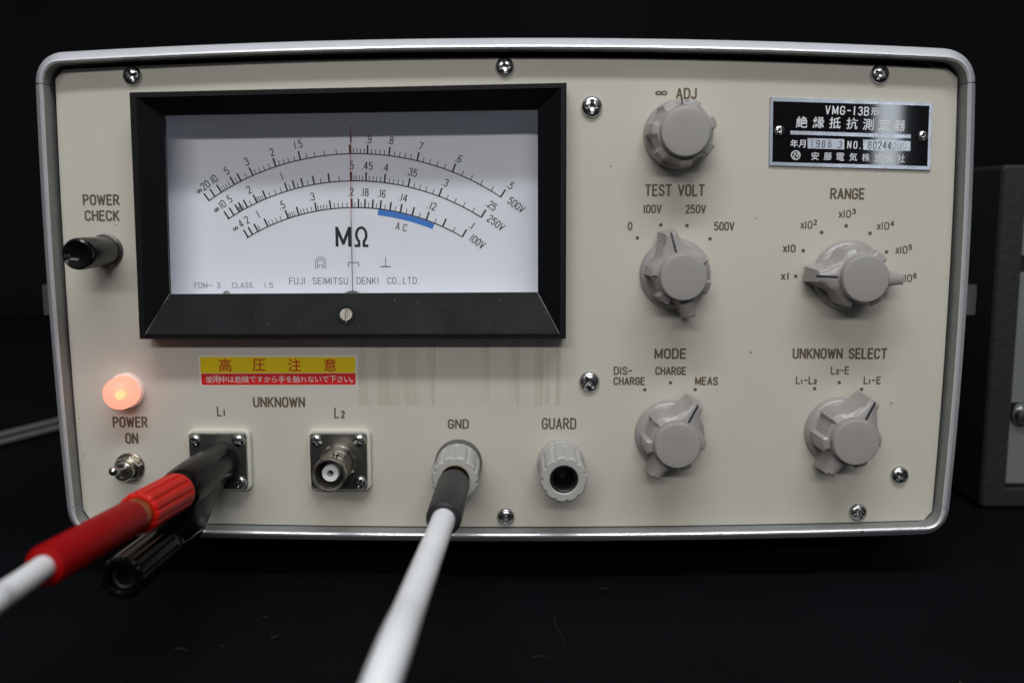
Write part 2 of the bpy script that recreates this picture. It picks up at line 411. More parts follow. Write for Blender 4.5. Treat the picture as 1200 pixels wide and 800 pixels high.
def font_mesh(body, size, offset=0.0):
    cu = bpy.data.curves.new('letters', 'FONT'); cu.body = body; cu.size = 1; cu.offset = offset; cu.align_x = 'CENTER'; cu.align_y = 'CENTER'; cu.resolution_u = 3
    o = bpy.data.objects.new('letters', cu); COL.objects.link(o)
    dg = bpy.context.evaluated_depsgraph_get(); dg.update()
    me = bpy.data.meshes.new_from_object(o.evaluated_get(dg))
    bpy.data.objects.remove(o); bpy.data.curves.remove(cu)
    v = [tuple(x.co) for x in me.vertices]; f = [tuple(p.vertices) for p in me.polygons]; bpy.data.meshes.remove(me)
    if not v: return [], []
    x0, x1 = min(p[0] for p in v), max(p[0] for p in v); y0, y1 = min(p[1] for p in v), max(p[1] for p in v)
    cx, cy = (x0+x1)/2, (y0+y1)/2; k = 1.0/max(x1-x0, y1-y0)
    return [((x-cx)*k, (y-cy)*k) for x, y, _ in v], f
_fc = {}
def font_char(mb, ch, c, size, h, rot=0, offset=0.0, m=0, sx=1.0):
    key = (ch, offset)
    if key not in _fc: _fc[key] = font_mesh(ch, 1, offset)
    v, f = _fc[key]; g = P(c[0], c[1], h); mm = (P(c[0]+10, c[1], h)-g).length/10; s_ = size*mm
    ca, sa = math.cos(R(rot)), math.sin(R(rot)); b = len(mb.v)
    mb.v += [(g.x+(x*sx*ca-y*sa)*s_, g.y+(x*sx*sa+y*ca)*s_, h) for x, y in v]
    for q in f: mb.face(tuple(i+b for i in q), m)

# ================================================================== SETTING
def box_mesh(name, x0, x1, y0, y1, z0, z1, m):
    mb = MB(); mb.prism([(x0, y0), (x1, y0), (x1, y1), (x0, y1)], z0, z1); return mb.build(name, m)
def cloth_sheet():
    nx, ny = 90, 60; mb = MB(); ids = []
    for j in range(ny+1):
        y = -900+1750*j/ny
        row = []
        for i in range(nx+1):
            x = -1300+2600*i/nx
            z = -0.6-0.5*(math.sin(x*.031+y*.012)+math.sin(y*.043-x*.02+1))
            row.append((x, y, z))
        ids.append(mb.add(row))
    for a, b in zip(ids, ids[1:]):
        for i in range(nx): mb.face((a[i], a[i+1], b[i+1], b[i]))
    o = mb.build('table_surface', 'cloth', sharp=80); o['kind'] = 'structure'; return o
cloth_sheet()
mb = MB(); rows = []
for j in range(25):
    t = j/24; zz = -4+1500*t
    rows.append([(x, 700+14*math.sin(x*.009+1.2*math.sin(x*.004))+8*math.sin(x*.021+zz*.002), zz) for x in range(-1500, 1501, 40)])
mb.loft(rows, 0, False, False, closed=False)
o = mb.build('backdrop', 'clothback', sharp=80); o['kind'] = 'structure'

# ================================================================== THE INSTRUMENT
bottom = P(595, 632, 0).y
BASE = Vector((P(594.5, 400).x, TABLE, -70))
T = root('insulation_tester', BASE, 'beige front panel tester with a wide needle meter, grey knobs and a silver rim', 'test instrument')
def TL(g): return (g[0]-BASE.x, g[1]-BASE.y, g[2]-BASE.z)
OFF = TL((0, 0, 0))            # children built in panel coordinates sit at this offset

# --- front panel plate
def qfit(p0, p1, p2, n, swap=False):
    """quadratic through three photo points, sampled"""
    out = []
    for k in range(n+1):
        t = k/n
        if swap: tm = (p1[1]-p0[1])/(p2[1]-p0[1])
        else: tm = (p1[0]-p0[0])/(p2[0]-p0[0])
        L0 = (t-tm)*(t-1)/(tm); L1 = t*(t-1)/(tm*(tm-1)); L2 = t*(t-tm)/(1-tm)
        out.append((p0[0]*L0+p1[0]*L1+p2[0]*L2, p0[1]*L0+p1[1]*L1+p2[1]*L2))
    return out
pan = qfit((74, 80.5), (600, 66.5), (1111, 79), 24)+qfit((1123.5, 91), (1113, 340), (1093.5, 599), 14, True)+\
      qfit((1083, 610.5), (600, 618), (106, 610.5), 24)+qfit((96.5, 597), (76.3, 340), (63.5, 92), 14, True)
pan = inset([tuple(P(u, v, 0).xy) for u, v in pan][::-1], .25)
from mathutils.geometry import tessellate_polygon
hole = [tuple(P(u, v, 0).xy) for u, v in ((165, 112), (655, 106), (655, 386), (172, 386))]
ins_ = inset(pan, .15)
mb = MB(); ra = mb.add([(x, y, -1.6) for x, y in pan]); rb = mb.add([(x, y, -.15) for x, y in pan]); rc = mb.add([(x, y, 0) for x, y in ins_]); hf = mb.add([(x, y, 0) for x, y in hole]); hk = mb.add([(x, y, -1.6) for x, y in hole])
nn = len(pan)
for i in range(nn):
    k = (i+1) % nn; mb.face((ra[i], ra[k], rb[k], rb[i])); mb.face((rb[i], rb[k], rc[k], rc[i]))
for i in range(4): mb.face((hf[i], hf[(i+1) % 4], hk[(i+1) % 4], hk[i]))
for outer, inner, ids in ((ins_, hole, rc+hf), (pan, hole, ra+hk)):
    for tri in tessellate_polygon([[Vector((x, y, 0)) for x, y in outer], [Vector((x, y, 0)) for x, y in inner]]): mb.face(tuple(ids[t] for t in tri))
panel = mb.build('front_panel', 'panel', T, OFF)

# --- aluminium rim, four lengths with seams
top = qfit((72, 73.2), (600, 56.8), (1109, 69), 36)
rgt = qfit((1135.2, 97), (1126.2, 340), (1105, 595), 16, True)
bot = qfit((1085, 617.5), (600, 625.5), (104, 617.5), 36)
lft = qfit((86, 594), (63.3, 340), (49.5, 98), 16, True)
def corner(a, c, b, n=8):
    return [((1-t)**2*a[0]+2*t*(1-t)*c[0]+t*t*b[0], (1-t)**2*a[1]+2*t*(1-t)*c[1]+t*t*b[1]) for t in [k/n for k in range(1, n)]]
HL = 5.6
loop_top = [lft[-1]]+corner(lft[-1], (49, 73.5), top[0])+top+corner(top[-1], (1134.5, 71), rgt[0])+[rgt[0]]
loop_bot = [rgt[-1]]+corner(rgt[-1], (1103.3, 617), bot[0])+bot+corner(bot[-1], (87.5, 618), lft[0])+[lft[0]]
prof = [(0.0, -3.0), (0.0, 4.9), (0.12, 5.35), (0.45, 5.6), (0.95, 5.45), (2.95, 3.1), (3.3, 2.5), (3.4, 1.9), (3.4, -14.0), (2.2, -14.0), (2.2, -3.0)]
def rail(name, pxs, bevel_end=0.1):
    pts = [P(u, v, HL).xy for u, v in pxs]; mb = MB(); rings = []
    for i, p in enumerate(pts):
        d = (pts[min(i+1, len(pts)-1)]-pts[max(i-1, 0)]).normalized()
        n = Vector((-d.y, d.x))      # path runs clockwise: left of travel is outside
        q = p.copy()
        if i == 0: q = p+d*bevel_end
        if i == len(pts)-1: q = p-d*bevel_end
        rings.append([(q.x+n.x*o_, q.y+n.y*o_, h_) for o_, h_ in prof])
    mb.loft(rings, 0, True, True)
    np_ = len(prof)
    for k in range(len(rings)-1):
        for j in (0, np_-1, np_-2): mb.m[k*np_+j] = 1      # plain inner wall of the extrusion
    return mb.build(name, ['alu', 'railwall'], T, OFF, sharp=28)
rail('top_rail', loop_top); rail('bottom_rail', loop_bot); rail('side_rail', rgt); rail('side_rail', lft)

# --- case body behind, feet, side clips
allp = [P(u, v, HL).xy for u, v in loop_top+rgt+loop_bot+lft]
mb = MB()
out_ = [tuple(p) for p in allp][::-1]
mb.loft([[(x, y, -150) for x, y in inset(out_, -1.6)], [(x, y, -13.6) for x, y in inset(out_, -1.6)]])
body = mb.build('case_body', ['case'], T, OFF)
for sx in (-112, 112):
    for h_ in (-45, -135):
        mb = MB(); mb.lathe([(7, -0), (8, -1), (8, -(abs(TABLE-bottom)-1.5))], 24)
        yb = P(595, 625, HL).y-1.6
        mb = MB(); mb.lathe([(7.4, TABLE-yb+0.2), (8, TABLE-yb+1.2), (8, 0.4)], 24)
        o = mb.build('rubber_foot', 'gap', T, TL((sx, yb, h_)), rot=(-math.pi/2, 0, 0))
def side_clip(pxs, sgn, h):
    y0, y1 = P(1140, 369, h).y, P(1140, 334, h).y; x = P(pxs[0], 350, h).x; xe = P(pxs[1], 350, h).x
    mb = MB(); w = abs(xe-x)
    o1 = [(-2.5, 0), (w*.55, 0), (w*.8, .3), (w, 1.4), (w+.15, 3.0), (w-.1, 6)]
    o2 = [(w-.9, 6), (w-.7, 3), (w-.9, 1.7), (w*.7, 1.0), (w*.5, .8), (-2.5, .8)]
    prof_ = [(a*sgn, -b) for a, b in o1+o2]
    mb.loft([[(x+a, y0, h+b) for a, b in prof_], [(x+a, y1, h+b) for a, b in prof_]])
    mb.build('side_clip', 'clip', T, OFF)
side_clip((1134.5, 1146.5), 1, -6); side_clip((58, 47.5), -1, -6)

# --- printed lettering
H0 = 0.05
def cap(runs, box, sw=1.75, gap=.25):
    mb = MB(); stroke_text(mb, runs, box, H0, sw, gap); return mb.build('lettering', 'ink', panel, (0, 0, 0), recalc=False)
big = 2.2
cap('∞', (767.5, 104.3, 782.5, 113.3), 1.9); cap('ADJ', (792, 103, 816.5, 116.3), big)
mbx = MB()
cap('TEST VOLT', (755.5, 215.8, 826, 230.2), big)
cap('100V', (753.7, 239.6, 775.3, 250.2)); cap('250V', (803, 239.8, 827.4, 250.4)); cap('0', (735.6, 260, 741.2, 270)); cap('500V', (836.6, 259.8, 860.6, 270.4))
cap('RANGE', (972.7, 220.4, 1013.2, 233.8), big)
def pw(e, b, sup_w=0):
    return cap([('X', .75, 0), ('10', 1, 0), (e, .68, .52)], b, 1.4) if e else None
pw('3', (982.7, 246, 1002.8, 255.3)); pw('2', (937.9, 258.8, 957.3, 268)); pw('4', (1027.3, 260, 1047.8, 269.3)); pw('5', (1049.2, 288, 1068.6, 297.4)); pw('6', (1054.5, 321.3, 1073.9, 330.6))
cap([('X', .78, 0), ('10', 1, 0)], (917.2, 286.5, 932.4, 295.8)); cap([('X', .78, 0), (' ', .2, 0), ('1', 1, 0)], (914.9, 319, 924.6, 328.2))
cap('MODE', (766.8, 408, 804.2, 420.6), big); cap('DIS-', (719, 429.3, 741, 439.2)); cap('CHARGE', (718.8, 441.5, 755.8, 451.2)); cap('CHARGE', (767.8, 429.5, 804.2, 439.3)); cap('MEAS', (814.4, 441.3, 841.4, 451.2))
cap('UNKNOWN SELECT', (928.6, 407.6, 1039.6, 420.6), big)
cap([('L', 1, 0), ('1', .6, 0), (' ', .3, 0), ('-', 1, 0), ('L', 1, 0), ('2', .6, 0)], (932.3, 440.8, 957.4, 450), 1.6)
cap([('L', 1, 0), ('2', .6, 0), (' ', .2, 0), ('-', 1, 0), ('E', 1, 0)], (973.4, 429, 995, 438.6), 1.6)
cap([('L', 1, 0), ('1', .6, 0), (' ', .3, 0), ('-', 1, 0), ('E', 1, 0)], (1011.9, 440.8, 1032.2, 450), 1.6)
cap('POWER', (97.2, 227.8, 140.4, 240.8), big); cap('CHECK', (99.4, 246.3, 140.4, 259.2), big)
cap('POWER', (132.2, 487.8, 173.4, 500.9), big); cap('ON', (147, 506.8, 162.4, 519.9), big)
cap('UNKNOWN', (296.6, 464.6, 357.7, 477.3), big); cap([('L', 1, 0), (' ', .15, 0), ('1', .66, 0)], (254.3, 475.8, 264.2, 487.8), 1.8); cap([('L', 1, 0), (' ', .25, 0), ('2', .68, 0)], (391.8, 477.3, 404.4, 490), 1.8)
cap('GND', (524.7, 490.8, 549.6, 502.4), 2.0); cap('GUARD', (634.8, 489.3, 675.4, 503), 2.0)
def dots(pts):
    mb = MB()
    for u, v in pts: mb.disc(P(u, v).xy, 0.54, H0)
    mb.build('index_dots', 'ink', panel, (0, 0, 0), recalc=False)
dots([(746.8, 278.9), (774.4, 263.7), (805, 264.4), (832, 279.8)])
dots([(932.5, 323.7), (941.2, 293.7), (962.9, 272.3), (991.6, 264.6), (1019.4, 273.3), (1038.8, 295.2), (1048, 325)])
dots([(755.5, 456.5), (785.7, 448.2), (814.7, 456.2)]); dots([(954.6, 455.2), (983.4, 448), (1009.7, 455.8)])
# old tape marks
def tape(x0, x1, y0, y1, y2):
    mb = MB(); n = 14; a = mb.add([(*P(x0+(x1-x0)*k/n, y0, 0).xy, 0.02) for k in range(n+1)])
    b = mb.add([(*P(x0+(x1-x0)*k/n-1.5, y1+random.uniform(-1.2, 1.2)+(y2-y1)*k/n, 0).xy, 0.02) for k in range(n+1)])
    for k in range(n): mb.face((b[k], b[k+1], a[k+1], a[k]))
    mb.build('tape_mark', 'tape', panel, (0, 0, 0), recalc=False)
tape(421, 511, 400, 475, 476); tape(563.5, 574.5, 400, 473, 474); tape(597, 610, 400, 475, 476); tape(627, 637.5, 400, 476, 475); tape(640, 645, 402, 474, 474); tape(652, 658, 402, 475, 475)

# --- cross-head screws
def screw_mesh():
    mb = MB(); nr, ns = 30, 96; Rr, Hh = 1.0, 0.55
    def hz(x, y):
        r = math.hypot(x, y); z = Hh*(1-max(0, r)**3.2*0.55)
        if r > .88: z -= (r-.88)*1.1
        a = min(abs(x), abs(y)); b = max(abs(x), abs(y))
        arm = 0.175-0.04*b
        e = min(max((arm-a)/.045, 0), 1)*min(max((.66-b)/.07, 0), 1)
        e = max(e, min(max((.30-(abs(x)+abs(y))*.72)/.06, 0), 1))
        return z-0.55*e*(1-.35*r)
    rings = [[(0, 0, hz(0, 0))]]
    c = mb.add([(0, 0, hz(0, 0))])[0]; prev = None
    for i in range(1, nr+1):
        r = Rr*i/nr
        ids = mb.add([(r*math.cos(2*math.pi*j/ns), r*math.sin(2*math.pi*j/ns), hz(r*math.cos(2*math.pi*j/ns), r*math.sin(2*math.pi*j/ns))) for j in range(ns)])
        for j in range(ns):
            k = (j+1) % ns
            if prev is None: mb.face((c, ids[j], ids[k]))
            else: mb.face((prev[j], ids[j], ids[k], prev[k]))
        prev = ids
    ids = mb.add([(Rr*math.cos(2*math.pi*j/ns), Rr*math.sin(2*math.pi*j/ns), -.05) for j in range(ns)])
    for j in range(ns): mb.face((prev[j], ids[j], ids[(j+1) % ns], prev[(j+1) % ns]))
    return mb
SM = {}
def screw(name, parent, loc, r, rot, m='chrome'):
    if (m, name, round(r, 2)) not in SM:
        mb = screw_mesh(); mb.v = [(x*r, y*r, z*r*1.05) for x, y, z in mb.v]
        o = mb.build(name, m, parent, loc, sharp=40, rot=(0, 0, R(rot))); SM[(m, name, round(r, 2))] = o
        return o
    return copy_tree(SM[(m, name, round(r, 2))], parent, loc, R(rot))
for (u, v, r, a) in ((155.5, 89.5, 2.75, 20), (591.5, 79, 2.75, 12), (1030.5, 87.5, 2.75, 65), (693.5, 125.5, 3.1, 2), (690.5, 447, 3.1, 35), (592.8, 605, 2.75, 40), (1005, 599.8, 2.75, 25), (1053.8, 556.3, 2.75, 50)):
    screw('panel_screw', T, TL(P(u, v, 0)), r, a)

# --- moving-coil meter
HB, HW, HD = 8.5, 4.5, -9.0
mo = [P(u, v, HB) for u, v in ((151, 108.3), (664, 97), (663.2, 397), (163.2, 397.4))]
mi = [P(u, v, HB) for u, v in ((159.5, 114.3), (657.5, 102.8), (656.8, 391.4), (169.5, 392))]
mw = [P(u, v, HW) for u, v in ((192, 135.3), (630.3, 128.6), (630.5, 342.8), (198.5, 345))]
mb = MB()
q = lambda L, h=None: [(p.x, p.y, p.z if h is None else h) for p in L]
so = [(p.x, p.y) for p in mo]
e = 0.35
mb.loft([q(mo, 0.01), q(mo, HB-e), [(x, y, HB) for x, y in inset(so, e)], q(mi), q(mw), q(mw, HW-1.6)], 0, False, False)
bezel = mb.build('meter_bezel', 'black', T, OFF, sharp=20)
mb = MB(); fl_ = ((-5, 4.2), (5, 4.2), (5, -4.2), (-5, -4.2))
mb.loft([q(mw, HW-1.62), [(p.x+a, p.y+b, HW-1.75) for p, (a, b) in zip(mw, fl_)], [(p.x+a, p.y+b, HD-1) for p, (a, b) in zip(mw, fl_)]], 0, False, True)
mb.build('meter_housing', 'housing', bezel, sharp=20)
# lower cover slab on the bottom bevel
nrm = (mi[2]-mi[3]).cross(mw[3]-mi[3]).normalized()
if nrm.z < 0: nrm = -nrm
quad = [mi[3]+Vector((0.15, 0, 0)), mi[2]-Vector((0.15, 0, 0)), mw[2], mw[3]]
mb = MB()
cen = sum(quad, Vector())/4
def shrink(d): return [p+(cen-p).normalized()*d for p in quad]
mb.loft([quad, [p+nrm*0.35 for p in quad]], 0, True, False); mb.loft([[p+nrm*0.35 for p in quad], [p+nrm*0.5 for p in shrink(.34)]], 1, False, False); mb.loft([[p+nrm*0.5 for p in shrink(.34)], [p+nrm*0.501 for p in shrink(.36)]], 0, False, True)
mb.build('lower_cover', ['cover', 'wornglint'], bezel, (0, 0, 0), sharp=20)
# adjuster screw with slot
cc = P(406.3, 369.5, 6.6); fm, _ = between((0, 0, 0), nrm)
cc = cc - nrm*((cc-(quad[0])).dot(nrm))+nrm*0.5
mb = MB(); mb.lathe([(2.85, -.2), (2.85, .12), (2.6, .2), (2.3, .12), (2.25, -.2)], 40, c=cc, frame=fm, cap0=False, cap1=False); mb.build('adjuster_ring', 'cover', bezel)
mb = MB(); mb.lathe([(2.25, .0), (2.25, .04)], 32, c=cc, frame=fm); mb.build('adjuster_recess', 'bore', bezel)
mb = MB()
for sgn in (-1, 1):
    o_ = [(sgn*.22, -1.88)]+[(sgn*1.9*math.cos(R(a)), 1.9*math.sin(R(a))) for a in range(-81, 82, 9)]+[(sgn*.22, 1.88)]
    if sgn < 0: o_ = o_[::-1]
    rr = [[fm @ Vector((x, y, z))+cc for x, y in o_] for z in (.05, .5)]
    rr.append([fm @ Vector((x, y, .65))+cc for x, y in inset(o_, .15)])
    mb.loft(rr)
fl = [(-.22, -1.9), (.22, -1.9), (.22, 1.9), (-.22, 1.9)]
mb.loft([[fm @ Vector((x, y, z))+cc for x, y in fl] for z in (.05, .25)])
mb.build('adjuster_screw', 'dullscrew', bezel)
# dial
mb = MB(); w2 = [P(u, v, HD) for u, v in ((174, 117), (650, 110), (650, 358), (180, 360))]
mb.face(tuple(mb.add(q(w2)[::-1]))); mb.build('dial_plate', 'dial', bezel, recalc=False)
HS = HD+0.05
def fit_circle(pxs):
    pts = [P(u, v, HS) for u, v in pxs]; import numpy as np
    A = np.array([[p.x, p.y, 1] for p in pts]); b = np.array([p.x**2+p.y**2 for p in pts])
    s_, *_ = np.linalg.lstsq(A, b, rcond=None); cx, cy = s_[0]/2, s_[1]/2
    return cx, cy, math.sqrt(s_[2]+cx*cx+cy*cy)
arcs = [
 ([(245, 235.4), (326, 194), (412, 180.4), (489, 189), (531, 201.6), (587, 231)],
  'M244.8 M251.9 M259.7 262.2 264.6 267.3 270.6 M275.3 278.9 M283.1 290.2 M297.2 301.2 306.3 311.5 317.7 M324.5 329.2 334.6 340 346.9 M353.3 361 370.3 381.7 395.5 K411.6 415.6 419.4 423.4 427.7 M431.6 436.3 441 446 451.4 M456.6 462.8 468.8 475 481.9 M489.4 496 503.6 512 520.8 M530.5 541 551.6 563 575.5 M586.7'),
 ([(267.6, 257.6), (300, 237.2), (338, 223), (412, 212.6), (451, 214.4), (478, 219), (515, 230.4), (564, 254.4)],
  'M267.2 M273.4 M279.8 281.3 282.6 M284 286 M289.6 294.6 M301 302.8 304.7 306.7 308.9 M311.7 317 323.7 330.5 M336.9 340.8 M345.8 350.2 M355.5 361.7 M368.75 376.6 M386.4 398 K411.9 415.2 417.8 421.4 425.3 M429.2 433 437.3 441.25 446 M450.8 456.25 461 466.25 472 M478.4 485 491.7 498.75 507 M514.4 523.4 532.5 542.5 553.6 M563.75'),
 ([(289.4, 279.4), (313, 266), (337, 255.8), (370, 247), (412, 243.4), (445.6, 245.6), (468, 249.2), (499, 257.6), (542, 277.4)],
  'M289 M294.4 M301 303.6 M312.8 315.6 319.5 324 329.2 M336.9 338.6 340.5 342.7 345.2 M349.7 353 356.4 360.2 365.3 M370.5 373 376.1 379.5 383 M387.2 391.9 396.2 401.3 406.7 M412.2 415.6 M419.8 423 M427.3 431.6 M436.25 440.6 M445.3 450.6 M456.6 462.5 M468.75 475.3 M482.7 490.6 M499.2 509 M518.4 530.5 M541.4'),
]
mb = MB(); mbl = MB(); px = (P(411, 240, HS)-P(401, 240, HS)).length/10; circles = []
for pts, ticks in arcs:
    cx, cy, rr = fit_circle(pts); circles.append((cx, cy, rr))
    ga, gb = P(*pts[0], HS), P(*pts[-1], HS)
    a0, a1 = math.atan2(ga.y-cy, ga.x-cx), math.atan2(gb.y-cy, gb.x-cx)
    line = [(cx+rr*math.cos(a0+(a1-a0)*k/80), cy+rr*math.sin(a0+(a1-a0)*k/80)) for k in range(81)]
    ribbon(mb, line, .62*px, HS)
    for i, t in enumerate(ticks.split()):
        k = t[0]; u = float(t[1:] if k in 'MK' else t)
        x = P(u, 230, HS).x; y = cy+math.sqrt(max(0, rr*rr-(x-cx)**2))
        d = Vector((x-cx, y-cy)).normalized()
        # ticks lean a little more than the radius towards the ends of the scale
        ln = 10.2 if k in 'MK' else 6.0
        w = {'M': .95, 'K': 1.35}.get(k, .42)
        ribbon(mb, [(x, y), (x+d.x*ln*px, y+d.y*ln*px)], w*px, HS+.006+.0004*i, 0, 0.0)
mb.build('scale_marks', 'dink', bezel, recalc=False)
mb = MB(); NH = 8.3; NS = 1.08
for t, c, r_, in (('∞', (233.6, 223.5), 36), ('20', (240.6, 217.2), 36), ('10', (250.6, 210), 33), ('5', (265.6, 200.3), 30), ('3', (289, 189.4), 22), ('2', (318.8, 178.4), 15), ('1.5', (349.4, 169), 10), ('1', (411.4, 162.5), 0), ('.9', (431.9, 163.4), -3), ('.8', (457.8, 164.4), -8), ('.7', (492.2, 171), -15), ('.6', (537.5, 185.8), -23), ('.5', (598, 217), -38),
    ('∞', (253.6, 245.4), 35), ('10', (260.6, 239.4), 35), ('5', (269, 233.2), 31), ('2', (291.7, 222.5), 24), ('1', (330.2, 206.6), 20), ('.5', (411, 193.6), 0), ('.45', (430.3, 194.4), -3), ('.4', (451.6, 196.3), -8), ('.35', (482.7, 201.9), -15), ('.3', (521.9, 213.9), -24), ('.25', (576, 240.5), -38),
    ('∞', (275.8, 267.6), 32), ('4', (282.2, 262.2), 30), ('2', (289.4, 257.7), 28), ('1', (302.2, 251), 26), ('.5', (330.2, 240.5), 20), ('.3', (365.3, 230.6), 10), ('.2', (411, 224.8), 0), ('.18', (427.2, 225.3), -3), ('.16', (447.2, 226.9), -7), ('.14', (472.5, 231.6), -13), ('.12', (506.6, 241.3), -20), ('.1', (553, 264), -34),
    ('500V', (605, 240.2), -37), ('250V', (581.2, 261.2), -37), ('100V', (559.6, 283.2), -36)):
    s_ = 5.2 if t == '∞' else NH
    rot_text(mb, t, c, s_, r_, HS, NS, k=.95 if t != '∞' else 1.15, gap=.24)
mb.build('scale_numerals', 'dink', bezel, recalc=False)
mb = MB(); stroke_text(mb, 'M', (393.3, 265.2, 411.6, 289.6), HS, 3.5); stroke_text(mb, 'Ω', (415, 265.2, 432.3, 289.6), HS, 3.1); mb.build('unit_lettering', 'dink', bezel, recalc=False)
mb = MB()
for t, b_ in (('FUJI', (339, 325.2, 357.8, 333.2)), ('SEIMITSU', (366.5, 325.1, 407.8, 333.1)), ('DENKI', (418, 324.9, 443.6, 332.9)), ('CO.,', (454, 324.8, 469.6, 332.8)), ('LTD.', (472.4, 324.7, 491, 332.7))):
    stroke_text(mb, t, b_, HS, .8, gap=.26)
rot_text(mb, 'A', (466.3, 264.8), 8, -12, HS, 1.1); rot_text(mb, 'C', (474.6, 266.8), 8, -12, HS, 1.1)
# meter symbols: magnet, instrument mark, upright mounting mark
def pxl(pts, w): ribbon(mb, [tuple(P(u, v, HS).xy) for u, v in pts], w*px/2, HS, 0, 0)
ua = [(369.6, 314), (369.6, 307)]+[(375.7-6.1*math.cos(R(a)), 307-5.6*math.sin(R(a))) for a in range(15, 180, 15)]+[(381.8, 307), (381.8, 314)]
ub = [(372, 314), (372, 307.5)]+[(375.7-3.7*math.cos(R(a)), 307.5-3.3*math.sin(R(a))) for a in range(15, 180, 15)]+[(379.4, 307.5), (379.4, 314)]
pxl(ua, .7); pxl(ub, .7); pxl([(369.6, 313.8), (372, 313.8)], .6); pxl([(379.4, 313.8), (381.8, 313.8)], .6); pxl([(373.6, 314), (373.6, 310.6), (377.8, 310.6), (377.8, 314)], .6)
pxl([(408.2, 312.8), (408.2, 307.6), (420.2, 307.6), (420.2, 312.8)], 1.0); pxl([(451.8, 301.5), (451.8, 312.2)], .8); pxl([(446, 312.4), (457.7, 312.4)], 1.1)
mb.build('dial_lettering', 'dgrey', bezel, recalc=False)
mb = MB()
for t, b_ in (('FDM', (228, 331, 243.2, 337.6)), ('-', (244.5, 331, 249.5, 337.6)), ('3', (254.4, 331, 258.4, 337.6)), ('CLASS', (272, 331, 296.2, 337.5)), ('1.5', (310, 331, 320.2, 337.4))):
    stroke_text(mb, t, b_, HS, .8, gap=.26)
mb.build('dial_lettering', 'dpale', bezel, recalc=False)
cx, cy, rr = circles[2]; mb = MB()
ga, gb = P(443.2, 246, HS), P(509.2, 262.3, HS); a0, a1 = math.atan2(ga.y-cy, ga.x-cx), math.atan2(gb.y-cy, gb.x-cx)
ribbon(mb, [(cx+(rr-4.1*px)*math.cos(a0+(a1-a0)*k/30), cy+(rr-4.1*px)*math.sin(a0+(a1-a0)*k/30)) for k in range(31)], 3.3*px, HS+.02, 0, 0)
mb.build('blue_band', 'blue', bezel, recalc=False)
mb = MB(); na, nb_, nc = P(410.3, 147, HD+1.4), P(411.4, 256, HD+1.4), P(413.4, 350, HD+1.4)
tube(mb, [na, nb_], .095, 8, 0); tube(mb, [nb_, nc], .11, 8, 1)
mb.build('needle', ['nred', 'ndark'], bezel)
mb = MB(); mb.lathe([(4.6, .1), (4.6, .7), (4.2, .9)], 32, c=P(413.4, 358.4, HD)); mb.build('pivot_cover', 'ndark', bezel)
mb = MB(); mb.lathe([(1.1, .05), (1.1, .4), (.8, .5), (.6, .4), (.6, .05)], 20, c=P(266, 344.8, HD), cap0=False, cap1=False); mb.build('dial_rivet', 'dullscrew', bezel)
mb = MB(); gl = [tuple(P(u, v, HW-1).xy) for u, v in ((193, 136), (630, 129.5), (630, 342), (199, 344))]
mb.loft([[(x, y, HW-1.2) for x, y in gl[::-1]], [(x, y, HW-.4) for x, y in gl[::-1]]]); mb.build('meter_glass', 'glass', bezel)

# --- rotary knobs
def polar(r, a): return (r*math.cos(R(a)), r*math.sin(R(a)))
def pointer_outline(k=1.0, grow=0.0):
    half = [(13.1, 2.15), (10.9, 2.7), (9.4, 3.35)]
    half += [polar(8.55, 31), polar(8.3, 40), polar(8.8, 52), polar(9.1, 60), polar(9.1, 75), polar(7.7, 79), polar(7.6, 95), polar(7.7, 112), polar(9.1, 116), polar(9.15, 128), polar(9.1, 141), polar(7.7, 145), polar(7.6, 152), polar(7.9, 160)]
    half += [(-8.9, 2.2), (-12.5, 1.5)]
    pts = half+[(x, -y) for x, y in half[::-1]]
    return [(x*k, y*k) for x, y in pts]
def pointer_knob():
    ZS = 1.12
    mb = MB()
    o0 = pointer_outline(1.01); nar = lambda L: [(x, y*(.8 if x > 9 else .88 if x < -8 else 1)) for x, y in L]; o1 = nar(pointer_outline(.965)); o2 = nar(pointer_outline(.955))
    mb.loft([[(x, y, 1.4) for x, y in o0], [(x, y, 10.1) for x, y in o1], [(x, y, 10.55) for x, y in inset(o2, .2)], [(x, y, 10.75) for x, y in inset(o2, .5)],
             [(x*min(1, 6.9/math.hypot(x, y)), y*min(1, 6.9/math.hypot(x, y)), 11.3) for x, y in inset(o2, .5)]])
    mb.v = [(x, y, z*ZS) for x, y, z in mb.v]
    body_ = mb.build('rotary_knob', 'knob', T, (0, 0, 0), sharp=24)
    mb = MB(); mb.lathe([(10.1, 0.25), (10.35, .7), (10.25, 1.2), (9.6, 2.0), (8.4, 2.5), (7.2, 2.8), (4, 2.9)], 72); mb.build('skirt', 'knob', body_)
    mb = MB(); mb.lathe([(6.0, 10.8), (6.0, 11.2), (6.6, 11.3), (6.6, 13.2), (6.5, 13.65), (6.25, 13.9), (5.8, 13.97), (3, 14.0)], 72); mb.v = [(x, y, z*ZS) for x, y, z in mb.v]; mb.build('knob_cap', 'knob', body_)
    mb = MB(); w = .34
    mb.loft([[(6.95, -w, 11.22), (11.95, -w, 10.72), (12.38, -w, 10.5), (12.62, -w, 10.05), (12.95, -w, 5)], [(6.95, w, 11.22), (11.95, w, 10.72), (12.38, w, 10.5), (12.62, w, 10.05), (12.95, w, 5)]], 0, False, False, closed=False)
    mb.v = [(x, y, z+.09) for x, y, z in mb.v]
    mb.v = [(x, y, z*ZS) for x, y, z in mb.v]
    mb.build('pointer_line', 'line', body_, recalc=False)
    return body_
kb = pointer_knob()
first = True
